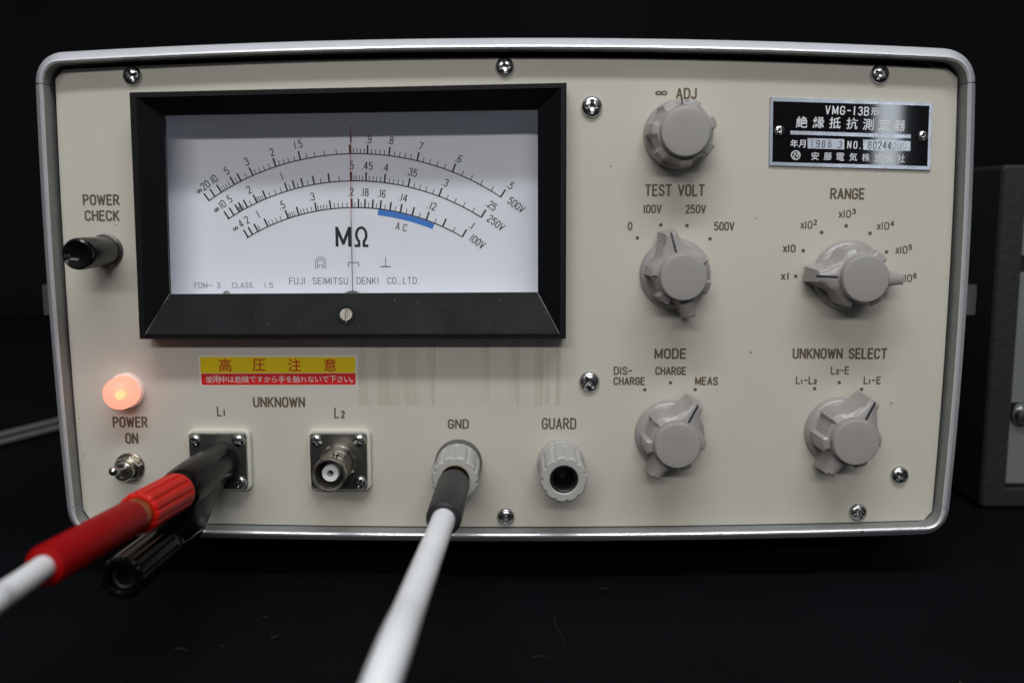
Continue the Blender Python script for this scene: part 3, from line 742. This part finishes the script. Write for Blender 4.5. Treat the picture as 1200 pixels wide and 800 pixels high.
for (u, v), a in (((801.5, 325), 105), ((1015.6, 327), 177.5), ((794.6, 522.6), 61), ((1004, 519), 61)):
    g = P(u, v, 15.7); loc = TL((g.x, g.y, 0))
    if first: kb.location = [c/1000 for c in loc]; kb.rotation_euler = (0, 0, R(a)); first = False
    else: copy_tree(kb, T, loc, R(a))
# scalloped zero adjuster
mb = MB(); rings = []
nseg = 168
def scal(h):
    out = []
    for j in range(nseg):
        a = 2*math.pi*j/nseg; ph = (a*7/(2*math.pi)) % 1; d = abs(ph-.5)
        depth = max(0, 1-(d/.33)**4) if d < .33 else 0
        k = min(max((h-2.6)/.9, 0), 1)
        r = 9.85-.05*h - 1.25*depth*k
        out.append((r*math.cos(a), r*math.sin(a), h))
    return out
rings = [[(9.6*math.cos(2*math.pi*j/nseg), 9.6*math.sin(2*math.pi*j/nseg), .2) for j in range(nseg)]]+[scal(h) for h in (.6, 2.5, 2.8, 3.2, 3.6, 6, 10.2)]
l_ = scal(10.6)
rings.append([(x*.965, y*.965, 10.9) for x, y, _ in l_]); rings.append([(7.4*x/math.hypot(x, y), 7.4*y/math.hypot(x, y), 11.6) for x, y, _ in l_])
mb.loft(rings)
g = P(804, 154, 14)
adj = mb.build('rotary_knob', 'knob', T, TL((g.x, g.y, 0)), sharp=24, rot=(0, 0, R(96-180/7)))
mb = MB(); mb.lathe([(6.2, 11.2), (6.2, 11.8), (6.9, 11.9), (6.9, 13.2), (6.8, 13.6), (6.5, 13.9), (6.0, 13.97), (3, 14)], 72); mb.build('knob_cap', 'knob', adj)
mb = MB(); a = R(180/7); u_ = Vector((math.cos(a), math.sin(a))); n_ = Vector((-u_.y, u_.x))*.28
mb.loft([[(*(u_*r-n_), z) for r, z in ((7.5, 11.68), (9.2, 11.05), (9.44, 10.3), (9.5, 8))], [(*(u_*r+n_), z) for r, z in ((7.5, 11.68), (9.2, 11.05), (9.44, 10.3), (9.5, 8))]], 0, False, False, closed=False)
mb.build('pointer_line', 'line', adj, recalc=False)

# --- coaxial sockets on square flanges
def socket():
    mb = MB(); mb.prism(rrect(-9.4, -9.4, 9.4, 9.4, 2.2), 0.02, 2.2, bev=.3)
    s_ = mb.build('coaxial_socket', 'ivory', T)
    mb = MB(); mb.prism(rrect(-8.4, -8.4, 8.4, 8.4, 1.0), 2.2, 3.6, bev=.15); mb.build('flange', 'flange', s_)
    mb = MB(); mb.lathe([(5.5, 3.5), (5.5, 4.1), (5.2, 4.5), (4.9, 4.8), (4.85, 5.2), (4.85, 9), (4.6, 9.3), (4.6, 12.6), (4.85, 12.9), (4.85, 15), (4.6, 15.3), (4.6, 17.6), (4.85, 17.9), (4.85, 18.9), (4.65, 19.2), (4.3, 19.2), (4.15, 18.8), (4.1, 8)], 64, cap0=False, cap1=False); mb.build('barrel', 'nickel', s_)
    for a in (75, 255):
        d = Vector(polar(1, a)); fm_ = Vector((d.x, d.y, 0)).to_track_quat('Z', 'Y').to_matrix()
        mb = MB(); mb.lathe([(.95, 4.4), (.95, 5.5), (.7, 5.75)], 18, c=(0, 0, 14.5), frame=fm_); mb.build('bayonet_stud', 'nickel', s_)
    mb = MB(); mb.lathe([(4.1, 8.5), (4.1, 8.6)], 40); mb.build('bore', 'bore', s_)
    mb = MB(); mb.lathe([(2.4, 8.5), (2.4, 16.6), (2.25, 16.8), (1.0, 16.8), (.95, 16.2), (.95, 10)], 40, cap0=False, cap1=False); mb.build('insulator', 'ptfe', s_)
    mb = MB(); mb.lathe([(.95, 12), (.95, 14.0)], 20, cap0=False); mb.build('centre_contact', 'bore', s_)
    for sx, sy, a in ((-1, 1, 15), (1, 1, 40), (1, -1, 70), (-1, -1, 5)): screw('flange_screw', s_, (sx*6.4, sy*6.4, 3.5), 1.95, a)
    return s_
L2 = socket(); g2 = P(399, 537, 0); L2.location = [c/1000 for c in TL(g2)]
g1 = P(259.5, 537, 0); L1 = copy_tree(L2, T, TL(g1), 0)

# --- binding posts
def flute(mb, r, z0, z1, n, dep, hole, bev=.45, frame=None, c=(0, 0, 0), seg=144, m=0):
    def ring(k, z, off=0):
        out = []
        for j in range(seg):
            a = 2*math.pi*j/seg; ph = (a*n/(2*math.pi)) % 1; d = abs(ph-.5)
            e_ = dep*max(0, 1-(d/.2)**2)
            p = Vector(((r-off-e_*k)*math.cos(a), (r-off-e_*k)*math.sin(a), z))
            if frame: p = frame @ p
            out.append(tuple(p+Vector(c)))
        return out
    def circ(rad, z):
        out = []
        for j in range(seg):
            a = 2*math.pi*j/seg; p = Vector((rad*math.cos(a), rad*math.sin(a), z))
            if frame: p = frame @ p
            out.append(tuple(p+Vector(c)))
        return out
    mb.loft([circ(hole, z0), circ(r-.3, z0), circ(r, z0+.4), circ(r, z0+1.6), ring(1, z0+2.1), ring(1, z1-bev), ring(.8, z1, bev), circ(hole+.3, z1), circ(hole, z1-.3), circ(hole, z0+2)], m, False, False)
def post(col, metal):
    mb = MB(); mb.lathe([(7.0, .02), (7.05, .4), (7.0, 2.4), (6.6, 3.0), (3, 3.0)], 56)
    p_ = mb.build('binding_post', col, T)
    mb = MB(); flute(mb, 6.6, 3.2, 19.6, 11, .55, 4.0); mb.build('fluted_nut', 'post', p_, sharp=30)
    mb = MB(); mb.lathe([(3.95, 15), (3.95, 18.6), (3.6, 19.0), (3.2, 18.6), (3.0, 15), (2.2, 8), (0.3, 8)], 40, cap0=False); mb.build('socket_tube', metal, p_)
    return p_
gd = post('post', 'bore'); g = P(657, 541, 0); gd.location = [c/1000 for c in TL(g)]
gn = copy_tree(gd, T, TL(P(537.5, 541, 0)), R(9)); 
gn.data = gn.data.copy(); gn.data.materials[0] = M['collar']

# --- push button, pilot lamp, toggle switch
g = P(124.6, 294, 0); mb = MB(); mb.lathe([(5.0, .02), (5.0, .4), (4.9, .55), (4.7, .6), (4.7, 1.2), (4.5, 1.4), (3.0, 1.4)], 48); pb = mb.build('push_button', 'flange', T, TL(g))
mb = MB(); mb.lathe([(4.3, 1.8), (4.45, 17.8), (4.4, 18.6), (4.15, 19.3), (3.7, 19.6), (3.2, 19.4), (2.4, 18.9), (1.2, 18.55), (.1, 18.45)], 56); mb.build('plunger', 'shiny', pb)
g = P(149.5, 456.5, 0); mb = MB(); mb.lathe([(5.2, .02), (5.25, 1.2), (5.1, 2.0), (4.8, 2.4), (3, 2.4)], 48); pl = mb.build('pilot_lamp', 'lensbase', T, TL(g))
mb = MB(); mb.lathe([(4.75, 2.2), (4.8, 4.5), (4.75, 6.0), (4.5, 7.2), (3.9, 8.2), (2.9, 8.9), (1.6, 9.3), (.1, 9.4)], 48, cap0=False); mb.build('lens', 'lens', pl)
mb = MB(); mb.lathe([(.1, 2.5), (.9, 2.8), (1.25, 3.6), (1.25, 5.2), (.9, 6.1), (.1, 6.4)], 24, c=(-.5, -.7, 0)); mb.build('bulb', 'bulb', pl)
g = P(152.5, 547, 0); mb = MB(); mb.lathe([(4.5, .02), (4.5, .6), (4.3, .8), (3, .8)], 40); ts = mb.build('toggle_switch', 'nickel', T, TL(g))
mb = MB(); hx = [polar(4.0, 15+60*k) for k in range(6)]; mb.prism(hx, .8, 2.8, bev=.3); mb.build('hex_nut', 'nickel', ts)
mb = MB(); mb.lathe([(2.9, 2.7), (2.9, 5.6), (2.6, 5.9), (1.9, 5.9), (1.7, 5.2), (.4, 5.2)], 36, cap0=False); mb.build('bushing', 'nickel', ts)
tip = P(133.2, 552, 13.5)-g; mb = MB(); tube(mb, spline([Vector((0, 0, 4)), Vector((0, 0, 4)).lerp(tip, .5), tip], 5), [.8+.25*t/10 for t in range(11)], 16)
for k in range(1): mb.lathe([(1.35*math.sin(R(a)), -1.35*math.cos(R(a))) if 0 else (max(.02, 1.38*math.sin(R(a))), -1.38*math.cos(R(a))) for a in range(0, 181, 15)], 20, c=tip)
mb.build('lever', 'chrome', ts)

# --- maker's plate
crn = [(902, 114.2), (1092, 120.6), (1089.3, 199.8), (900.6, 194.2)]
mb = MB(); o_ = [tuple(P(u, v, 0).xy) for u, v in crn][::-1]; mb.prism(o_, .02, .7, bev=.12)
npl = mb.build('name_plate', 'plateedge', T, OFF)
def npx(x, y): return (890+x/5.714, 100+y/5.714)
mb = MB(); mb.face(tuple(mb.add([(*P(*npx(x, y), .7).xy, .73) for x, y in ((92, 107), (1137, 138), (1124, 542), (86, 513))][::-1]))); mb.build('plate_field', 'plateblk', npl, recalc=False)
mb = MB(); HP = .77; RT = -1.9
for ch, (x, y) in zip('VMG-13B', ((458, 166), (508, 167), (557, 169), (600, 170), (636, 171), (677, 173), (718, 175))):
    if ch == '1': rot_text(mb, ch, npx(x, y), 9.2, RT, HP, 1.5)
    else: rot_text(mb, ch, npx(x, y), 9.0, RT, HP, 1.45, k=1.05)
font_char(mb, '形', npx(775, 176), 9.4, HP, RT, .012)
for ch, x, y in zip('絶縁抵抗測定器', (284, 396, 506, 620, 729, 834, 940), (246, 249, 252, 256, 262, 266, 271)): font_char(mb, ch, npx(x, y), 13.4, HP, RT, .012)
for x, y, ch in ((233, 390, '年'), (286, 392, '月')): font_char(mb, ch, npx(x, y), 9.0, HP, RT, .01)
for ch, x, y in (('N', 602, 398), ('O', 643, 400)): rot_text(mb, ch, npx(x, y), 7.8, RT, HP, 1.3, k=.9)
rot_text(mb, '.', npx(675, 402), 7.5, RT, HP, 1.4)
for ch, x, y in zip('安藤電気株式会社', (373, 458, 541, 628, 713, 797, 873, 948), (474, 476, 479, 480, 483, 485, 488, 490)): font_char(mb, ch, npx(x, y), 9.4, HP, RT, .008)
lg = [npx(243+29*math.cos(R(a)), 468+29*math.sin(R(a))) for a in range(0, 361, 20)]
ribbon(mb, [tuple(P(u, v, HP).xy) for u, v in lg], .14, HP)
for pts in ([(226, 455), (243, 455), (226, 478), (236, 486)], [(250, 452), (262, 458), (250, 482)], [(243, 470), (262, 470)]): ribbon(mb, [tuple(P(*npx(x, y), HP).xy) for x, y in pts], .11, HP+.004)
mb.build('plate_lettering', 'platewht', npl, recalc=False)
mb = MB()
for qd in (((207, 304), (1013, 331), (1013, 355), (207, 329)), ((322, 354), (568, 361), (568, 430), (322, 423)), ((694, 364), (1011, 374), (1011, 440), (694, 432))):
    mb.face(tuple(mb.add([(*P(*npx(x, y), HP).xy, HP) for x, y in qd][::-1])))
mb.build('plate_fields', 'plateedge', npl, recalc=False)
mb = MB()
for ch, x in zip('1988', (352, 392, 430, 470)): rot_text(mb, ch, npx(x, 391+(x-352)*.03), 7.8, RT, HP+.03, 1.0, k=.95)
rot_text(mb, '3', npx(540, 397), 7.8, RT, HP+.03, 1.0, k=.95)
for ch, x in zip('80244', (738, 773, 806, 838, 870)): rot_text(mb, ch, npx(x, 401+(x-738)*.03), 8.2, RT, HP+.03, 1.1, k=.9)
mb.build('stamped_numbers', 'stamp', npl, recalc=False)
mb = MB()
for ch, x in zip('200', (906, 938, 970)): rot_text(mb, ch, npx(x, 407), 7.8, RT, HP+.03, .8, k=.9)
mb.build('stamped_numbers', 'stampf', npl, recalc=False)
for x, y, a in ((133, 305, 30), (1092, 340, 10)): screw('plate_screw', npl, P(*npx(x, y), .7), 1.5, a)

# --- warning sticker
mb = MB(); mb.prism([tuple(P(u, v, 0).xy) for u, v in ((232.3, 416.2), (418.2, 416.2), (418.2, 451.6), (235, 452.6))][::-1], .01, .1)
stk = mb.build('warning_sticker', 'stwhite', T, OFF)
mb = MB(); mb.face(tuple(mb.add([(*P(u, v, .1).xy, .13) for u, v in ((234.3, 418), (416.5, 418), (416.6, 436.7), (235.2, 437.2))][::-1])), 0)
mb.face(tuple(mb.add([(*P(u, v, .1).xy, .13) for u, v in ((235.6, 437.7), (416.7, 437.2), (416.8, 450.6), (236.4, 451))][::-1])), 1)
mb.build('colour_fields', ['yellow', 'stred'], stk, recalc=False)
mb = MB()
for ch, x in zip('高圧注意', (255, 413.5, 580, 747)): font_char(mb, ch, (200+x/4, 400+110.5/4), 15.6, .16, 0, .012)
mb.build('sticker_lettering', 'stredtxt', stk, recalc=False)
mb = MB(); s_ = '使用中は危険ですから手を触れないで下さい'
for i, ch in enumerate(s_): font_char(mb, ch, (200+(180+i*(828-180)/(len(s_)-1))/4, 444.4-.02*i), 8.3 if ord(ch) > 0x3100 else 7.2, .16, 0, .0)
ring = [(412+1.2*math.cos(R(a)), 446.6+1.2*math.sin(R(a))) for a in range(0, 361, 30)]
ribbon(mb, [tuple(P(u, v, .16).xy) for u, v in ring], .09, .16)
mb.build('sticker_lettering', 'stwhite', stk, recalc=False)

# ================================================================== ADAPTER ON THE LEFT SOCKET
A = root('plug_adapter', (g1.x, g1.y, 5), 'black two-post adapter with a red nut, pushed onto the left coaxial socket', 'plug adapter')
def AL(g): return (g[0]-g1.x, g[1]-g1.y, g[2]-5)
AO = AL((0, 0, 0))
a0 = P(255, 541, 7); a1 = P(211, 574, 33); a2 = P(159, 597, 60); aend = P(51, 664, 104)
ax = (aend-a1).normalized()
fA, _ = between(a1, a1+ax)
sA = P(256.5, 541, 4.6); fA0, lA0 = between(sA, a1+ax*2.4)
mb = MB()
mb.lathe([(5.3, 0), (5.8, .4), (5.95, 1.0), (5.8, lA0-8), (5.6, lA0-3), (5.35, lA0-.7), (4.9, lA0), (3.2, lA0)], 56, c=sA, frame=fA0)
mb.build('adapter_body', 'gloss', A, AO)
b1 = P(216, 618, 22); bax = ax; fB, _ = between(b1, b1+bax); bend = P(142, 678, 63)
fB, lB = between(b1, bend)
hb = bmesh.new()
def circpts(c, fr, r, z): return [Vector(c)+fr @ Vector((r*math.cos(R(t)), r*math.sin(R(t)), z)) for t in range(0, 360, 15)]
for p in circpts(sA, fA0, 5.3, 5)+circpts(sA, fA0, 4.9, lA0-3)+circpts(b1, fB, 4.9, -2)+circpts(b1, fB, 4.9, 14): hb.verts.new(p/1000)
res = bmesh.ops.convex_hull(hb, input=hb.verts[:])
bmesh.ops.delete(hb, geom=[v for v in hb.verts if not v.link_faces], context='VERTS')
bmesh.ops.recalc_face_normals(hb, faces=hb.faces[:])
me = bpy.data.meshes.new('bridge'); hb.to_mesh(me); hb.free(); me.materials.append(M['gloss'])
me.polygons.foreach_set('use_smooth', [True]*len(me.polygons)); me.set_sharp_from_angle(angle=R(30))
put('bridge', me, A, AO)
n0 = a1+ax*2.6; nl = (a2-n0).length
mb = MB(); flute(mb, 5.15, 0, nl, 12, .42, 3.75, .6, frame=fA, c=n0); mb.build('red_nut', 'redcap', A, AO, sharp=30)
mb = MB(); mb.lathe([(5.0, -1), (5.2, 0), (5.2, 15), (4.7, 15.4), (4.7, 17)], 48, c=b1, frame=fB); mb.build('black_post', 'gloss', A, AO)
mb = MB(); flute(mb, 5.35, 16.4, lB, 12, .4, 3.2, .6, frame=fB, c=b1); mb.build('black_nut', 'gloss', A, AO, sharp=30)
mb = MB(); mb.lathe([(3.15, lB-9), (3.15, lB-2.2), (2.9, lB-1.8), (2.4, lB-2.2), (2.2, lB-9), (.2, lB-9)], 36, c=b1, frame=fB, cap0=False); mb.build('post_socket', 'rubber', A, AO)

# ================================================================== RED-PLUG TEST LEAD
Lr = root('test_lead', tuple(n0+ax*nl), 'white test lead with a red plug sleeve in the red nut of the adapter', 'test lead', 'test leads')
o0 = n0+ax*nl; LO = (-o0.x, -o0.y, -o0.z); so_ = o0+ax*3.4; sl = (aend-so_).length
mb = MB(); mb.lathe([(3.0, -14), (3.0, -1), (3.9, -.8), (4.0, 3.8)], 36, c=o0, frame=fA); mb.build('brass_pin', 'brass', Lr, LO)
mb = MB(); mb.lathe([(3.4, 0), (4.0, .3), (4.3, 1.2), (4.3, sl*.5), (4.2, sl-1.2), (3.9, sl-.3), (3.3, sl)], 48, c=so_, frame=fA); mb.build('plug_sleeve', 'red', Lr, LO)
c0 = aend-ax*4
pts = spline([c0, aend, P(3, 697, 122), P(-80, 748, 142), Vector((-150, -100, 185)), Vector((-215, TABLE+2.6, 205)), Vector((-330, TABLE+2.6, 190))], 10)
mb = MB(); tube(mb, pts, 2.3, 28); mb.build('cable', 'wire', Lr, LO, sharp=60)

# ================================================================== BLACK-PLUG TEST LEAD
gp = P(537.5, 541, 0); e0 = Vector((gp.x, gp.y, 19)); e1 = P(519.5, 609, 54); dG = (e1-e0).normalized(); fG, lG = between(e0, e1)
Lg = root('test_lead', tuple(e0), 'white test lead with a black plug sleeve in the left grey binding post', 'test lead', 'test leads'); GO = (-e0.x, -e0.y, -e0.z)
mb = MB(); mb.lathe([(2.0, -10), (2.0, -2), (3.2, -2), (3.3, 5.5)], 36, c=e0, frame=fG); mb.build('brass_pin', 'brass', Lg, GO)
mb = MB(); mb.lathe([(3.6, 4.6), (4.2, 4.9), (4.45, 5.6), (4.45, lG-1.4), (4.3, lG-.5), (3.8, lG), (3.0, lG)], 48, c=e0, frame=fG); mb.build('plug_sleeve', 'rubber', Lg, GO)
gE = P(446, 800, 148); pts = spline([e1-dG*5, e1.lerp(gE, .02), e1.lerp(gE, .33), e1.lerp(gE, .66), gE, Vector((-32, TABLE+12, 185)), Vector((-44, TABLE+2.9, 225)), Vector((-80, TABLE+2.9, 330))], 10)
mb = MB(); tube(mb, pts, 2.95, 28); mb.build('cable', 'wire', Lg, GO, sharp=60)

# ================================================================== MAINS CORD BEHIND
c_pts = [PT(-160, 556, TABLE+2), PT(-60, 533, TABLE+2), PT(0, 517, TABLE+2), PT(33, 508.5, TABLE+2), PT(66, 500, TABLE+2), PT(110, 488, TABLE+2), Vector((-120, TABLE+5, -235)), Vector((-95, TABLE+25, -190)), Vector((-95, TABLE+32, -148))]
C_ = root('power_cord', tuple(c_pts[2]), 'grey twin power cord lying on the table behind the left side', 'power cord'); CO = (-c_pts[2].x, -c_pts[2].y, -c_pts[2].z)
sp = spline(c_pts, 10)
for s_ in (0, 1):
    q_ = []
    for i, p in enumerate(sp):
        d = (sp[min(i+1, len(sp)-1)]-sp[max(i-1, 0)]).normalized(); n = Vector((d.z, 0, -d.x)).normalized()
        q_.append(p+n*(.7 if s_ else -.7)+Vector((0, 3.1*s_-.4, 0)))
    mb = MB(); tube(mb, q_, 1.45, 16); mb.build('cord_strand', 'cord', C_, CO, sharp=60)

# ================================================================== SECOND INSTRUMENT AT THE RIGHT
kb_ = PT(1149.5, 594.5, TABLE); hc = kb_.z; kt = P(1174.5, 193.5, hc)
X0, Y0, Y1 = (kb_.x+kt.x)/2, TABLE, kt.y; X1 = X0+190
E_ = root('equipment_cabinet', (X0+95, TABLE, hc-80), 'dark grey hammer-finish cabinet with a pale recessed panel, beside the beige tester', 'instrument cabinet'); EO = (-(X0+95), -TABLE, -(hc-80))
ou = rrect(X0, Y0, X1, Y1, 2.0, 4); xi = P(1179.5, 540, hc-1).x; yi0 = P(1180, 572, hc).y; inn = rrect(xi, yi0, X1-10, Y1-10, .6, 4)
mb = MB(); n = len(ou)
mb.loft([[(x, y, hc-165) for x, y in ou], [(x, y, hc-1.0) for x, y in ou], [(x, y, hc) for x, y in inset(ou, .8)], [(x, y, hc) for x, y in inset(inn, -.5)], [(x, y, hc-.6) for x, y in inn], [(x, y, hc-5) for x, y in inn]], 0, True, False)
eb = mb.build('cabinet_shell', 'hammer', E_, EO, sharp=24)
mb = MB()
sl0, sl1 = P(1196, 320, hc).y, P(1196, 300, hc).y; sm0, sm1 = P(1187, 492, hc).y, P(1187, 473, hc).y
yb_, yt_ = yi0+1.2, Y1-10.2
def strip(ya, yb2, xa):
    mb.prism([(xa, ya), (X1-10.1, ya), (X1-10.1, yb2), (xa, yb2)], hc-6, hc-2.5, bev=.2)
strip(yb_, sm0, xi+.2); strip(sm0, sm1, xi+7); strip(sm1, sl0, xi+.2); strip(sl0, sl1, xi+4.5); strip(sl1, yt_, xi+.2)
mb.build('recessed_panel', 'cabpanel', E_, EO)
mb = MB(); mb.face(tuple(mb.add([(xi, yi0, hc-4.6), (X1-10, yi0, hc-4.6), (X1-10, Y1-10, hc-4.6), (xi, Y1-10, hc-4.6)]))); mb.build('slot_back', 'bore', E_, EO, recalc=False)
tc_ = P(1200.5, 487, hc)
mb = MB(); mb.lathe([(4.4, -4), (4.4, 1.0), (4.1, 1.5), (3.2, 1.6), (3.0, 2.8), (2.7, 3.2), (.2, 3.4)], 40, c=(tc_.x, tc_.y, hc-2.4)); mb.build('panel_stud', 'chrome', E_, EO)

# ================================================================== LINT ON THE CLOTH
mb = MB()
def fibre(pts, w):
    q_ = spline([PT(u, v, TABLE) for u, v in pts], 5)
    tube(mb, [Vector((p.x, -p.z, .25)) for p in q_], w, 5)
fibre([(649, 726), (653, 738), (660, 748), (662, 757)], .10); fibre([(623, 771), (632, 769), (645, 772)], .13); fibre([(704, 689), (709, 691), (712, 689)], .2)
fibre([(308, 724), (311, 722), (313, 725)], .15); fibre([(317, 748), (321, 747), (326, 745)], .22); fibre([(258, 758), (262, 756)], .14); fibre([(205, 762), (213, 760), (219, 763)], .18); fibre([(517, 691), (519, 691.5)], .22)
for k in range(7):
    u, v = random.uniform(60, 1150), random.uniform(668, 795); a = random.uniform(0, 6.3); l = random.uniform(.8, 4)
    fibre([(u, v), (u+l*math.cos(a)+1, v+.4*l*math.sin(a))], random.uniform(.04, .10))
o = mb.build('lint', 'lint'); o['kind'] = 'stuff'
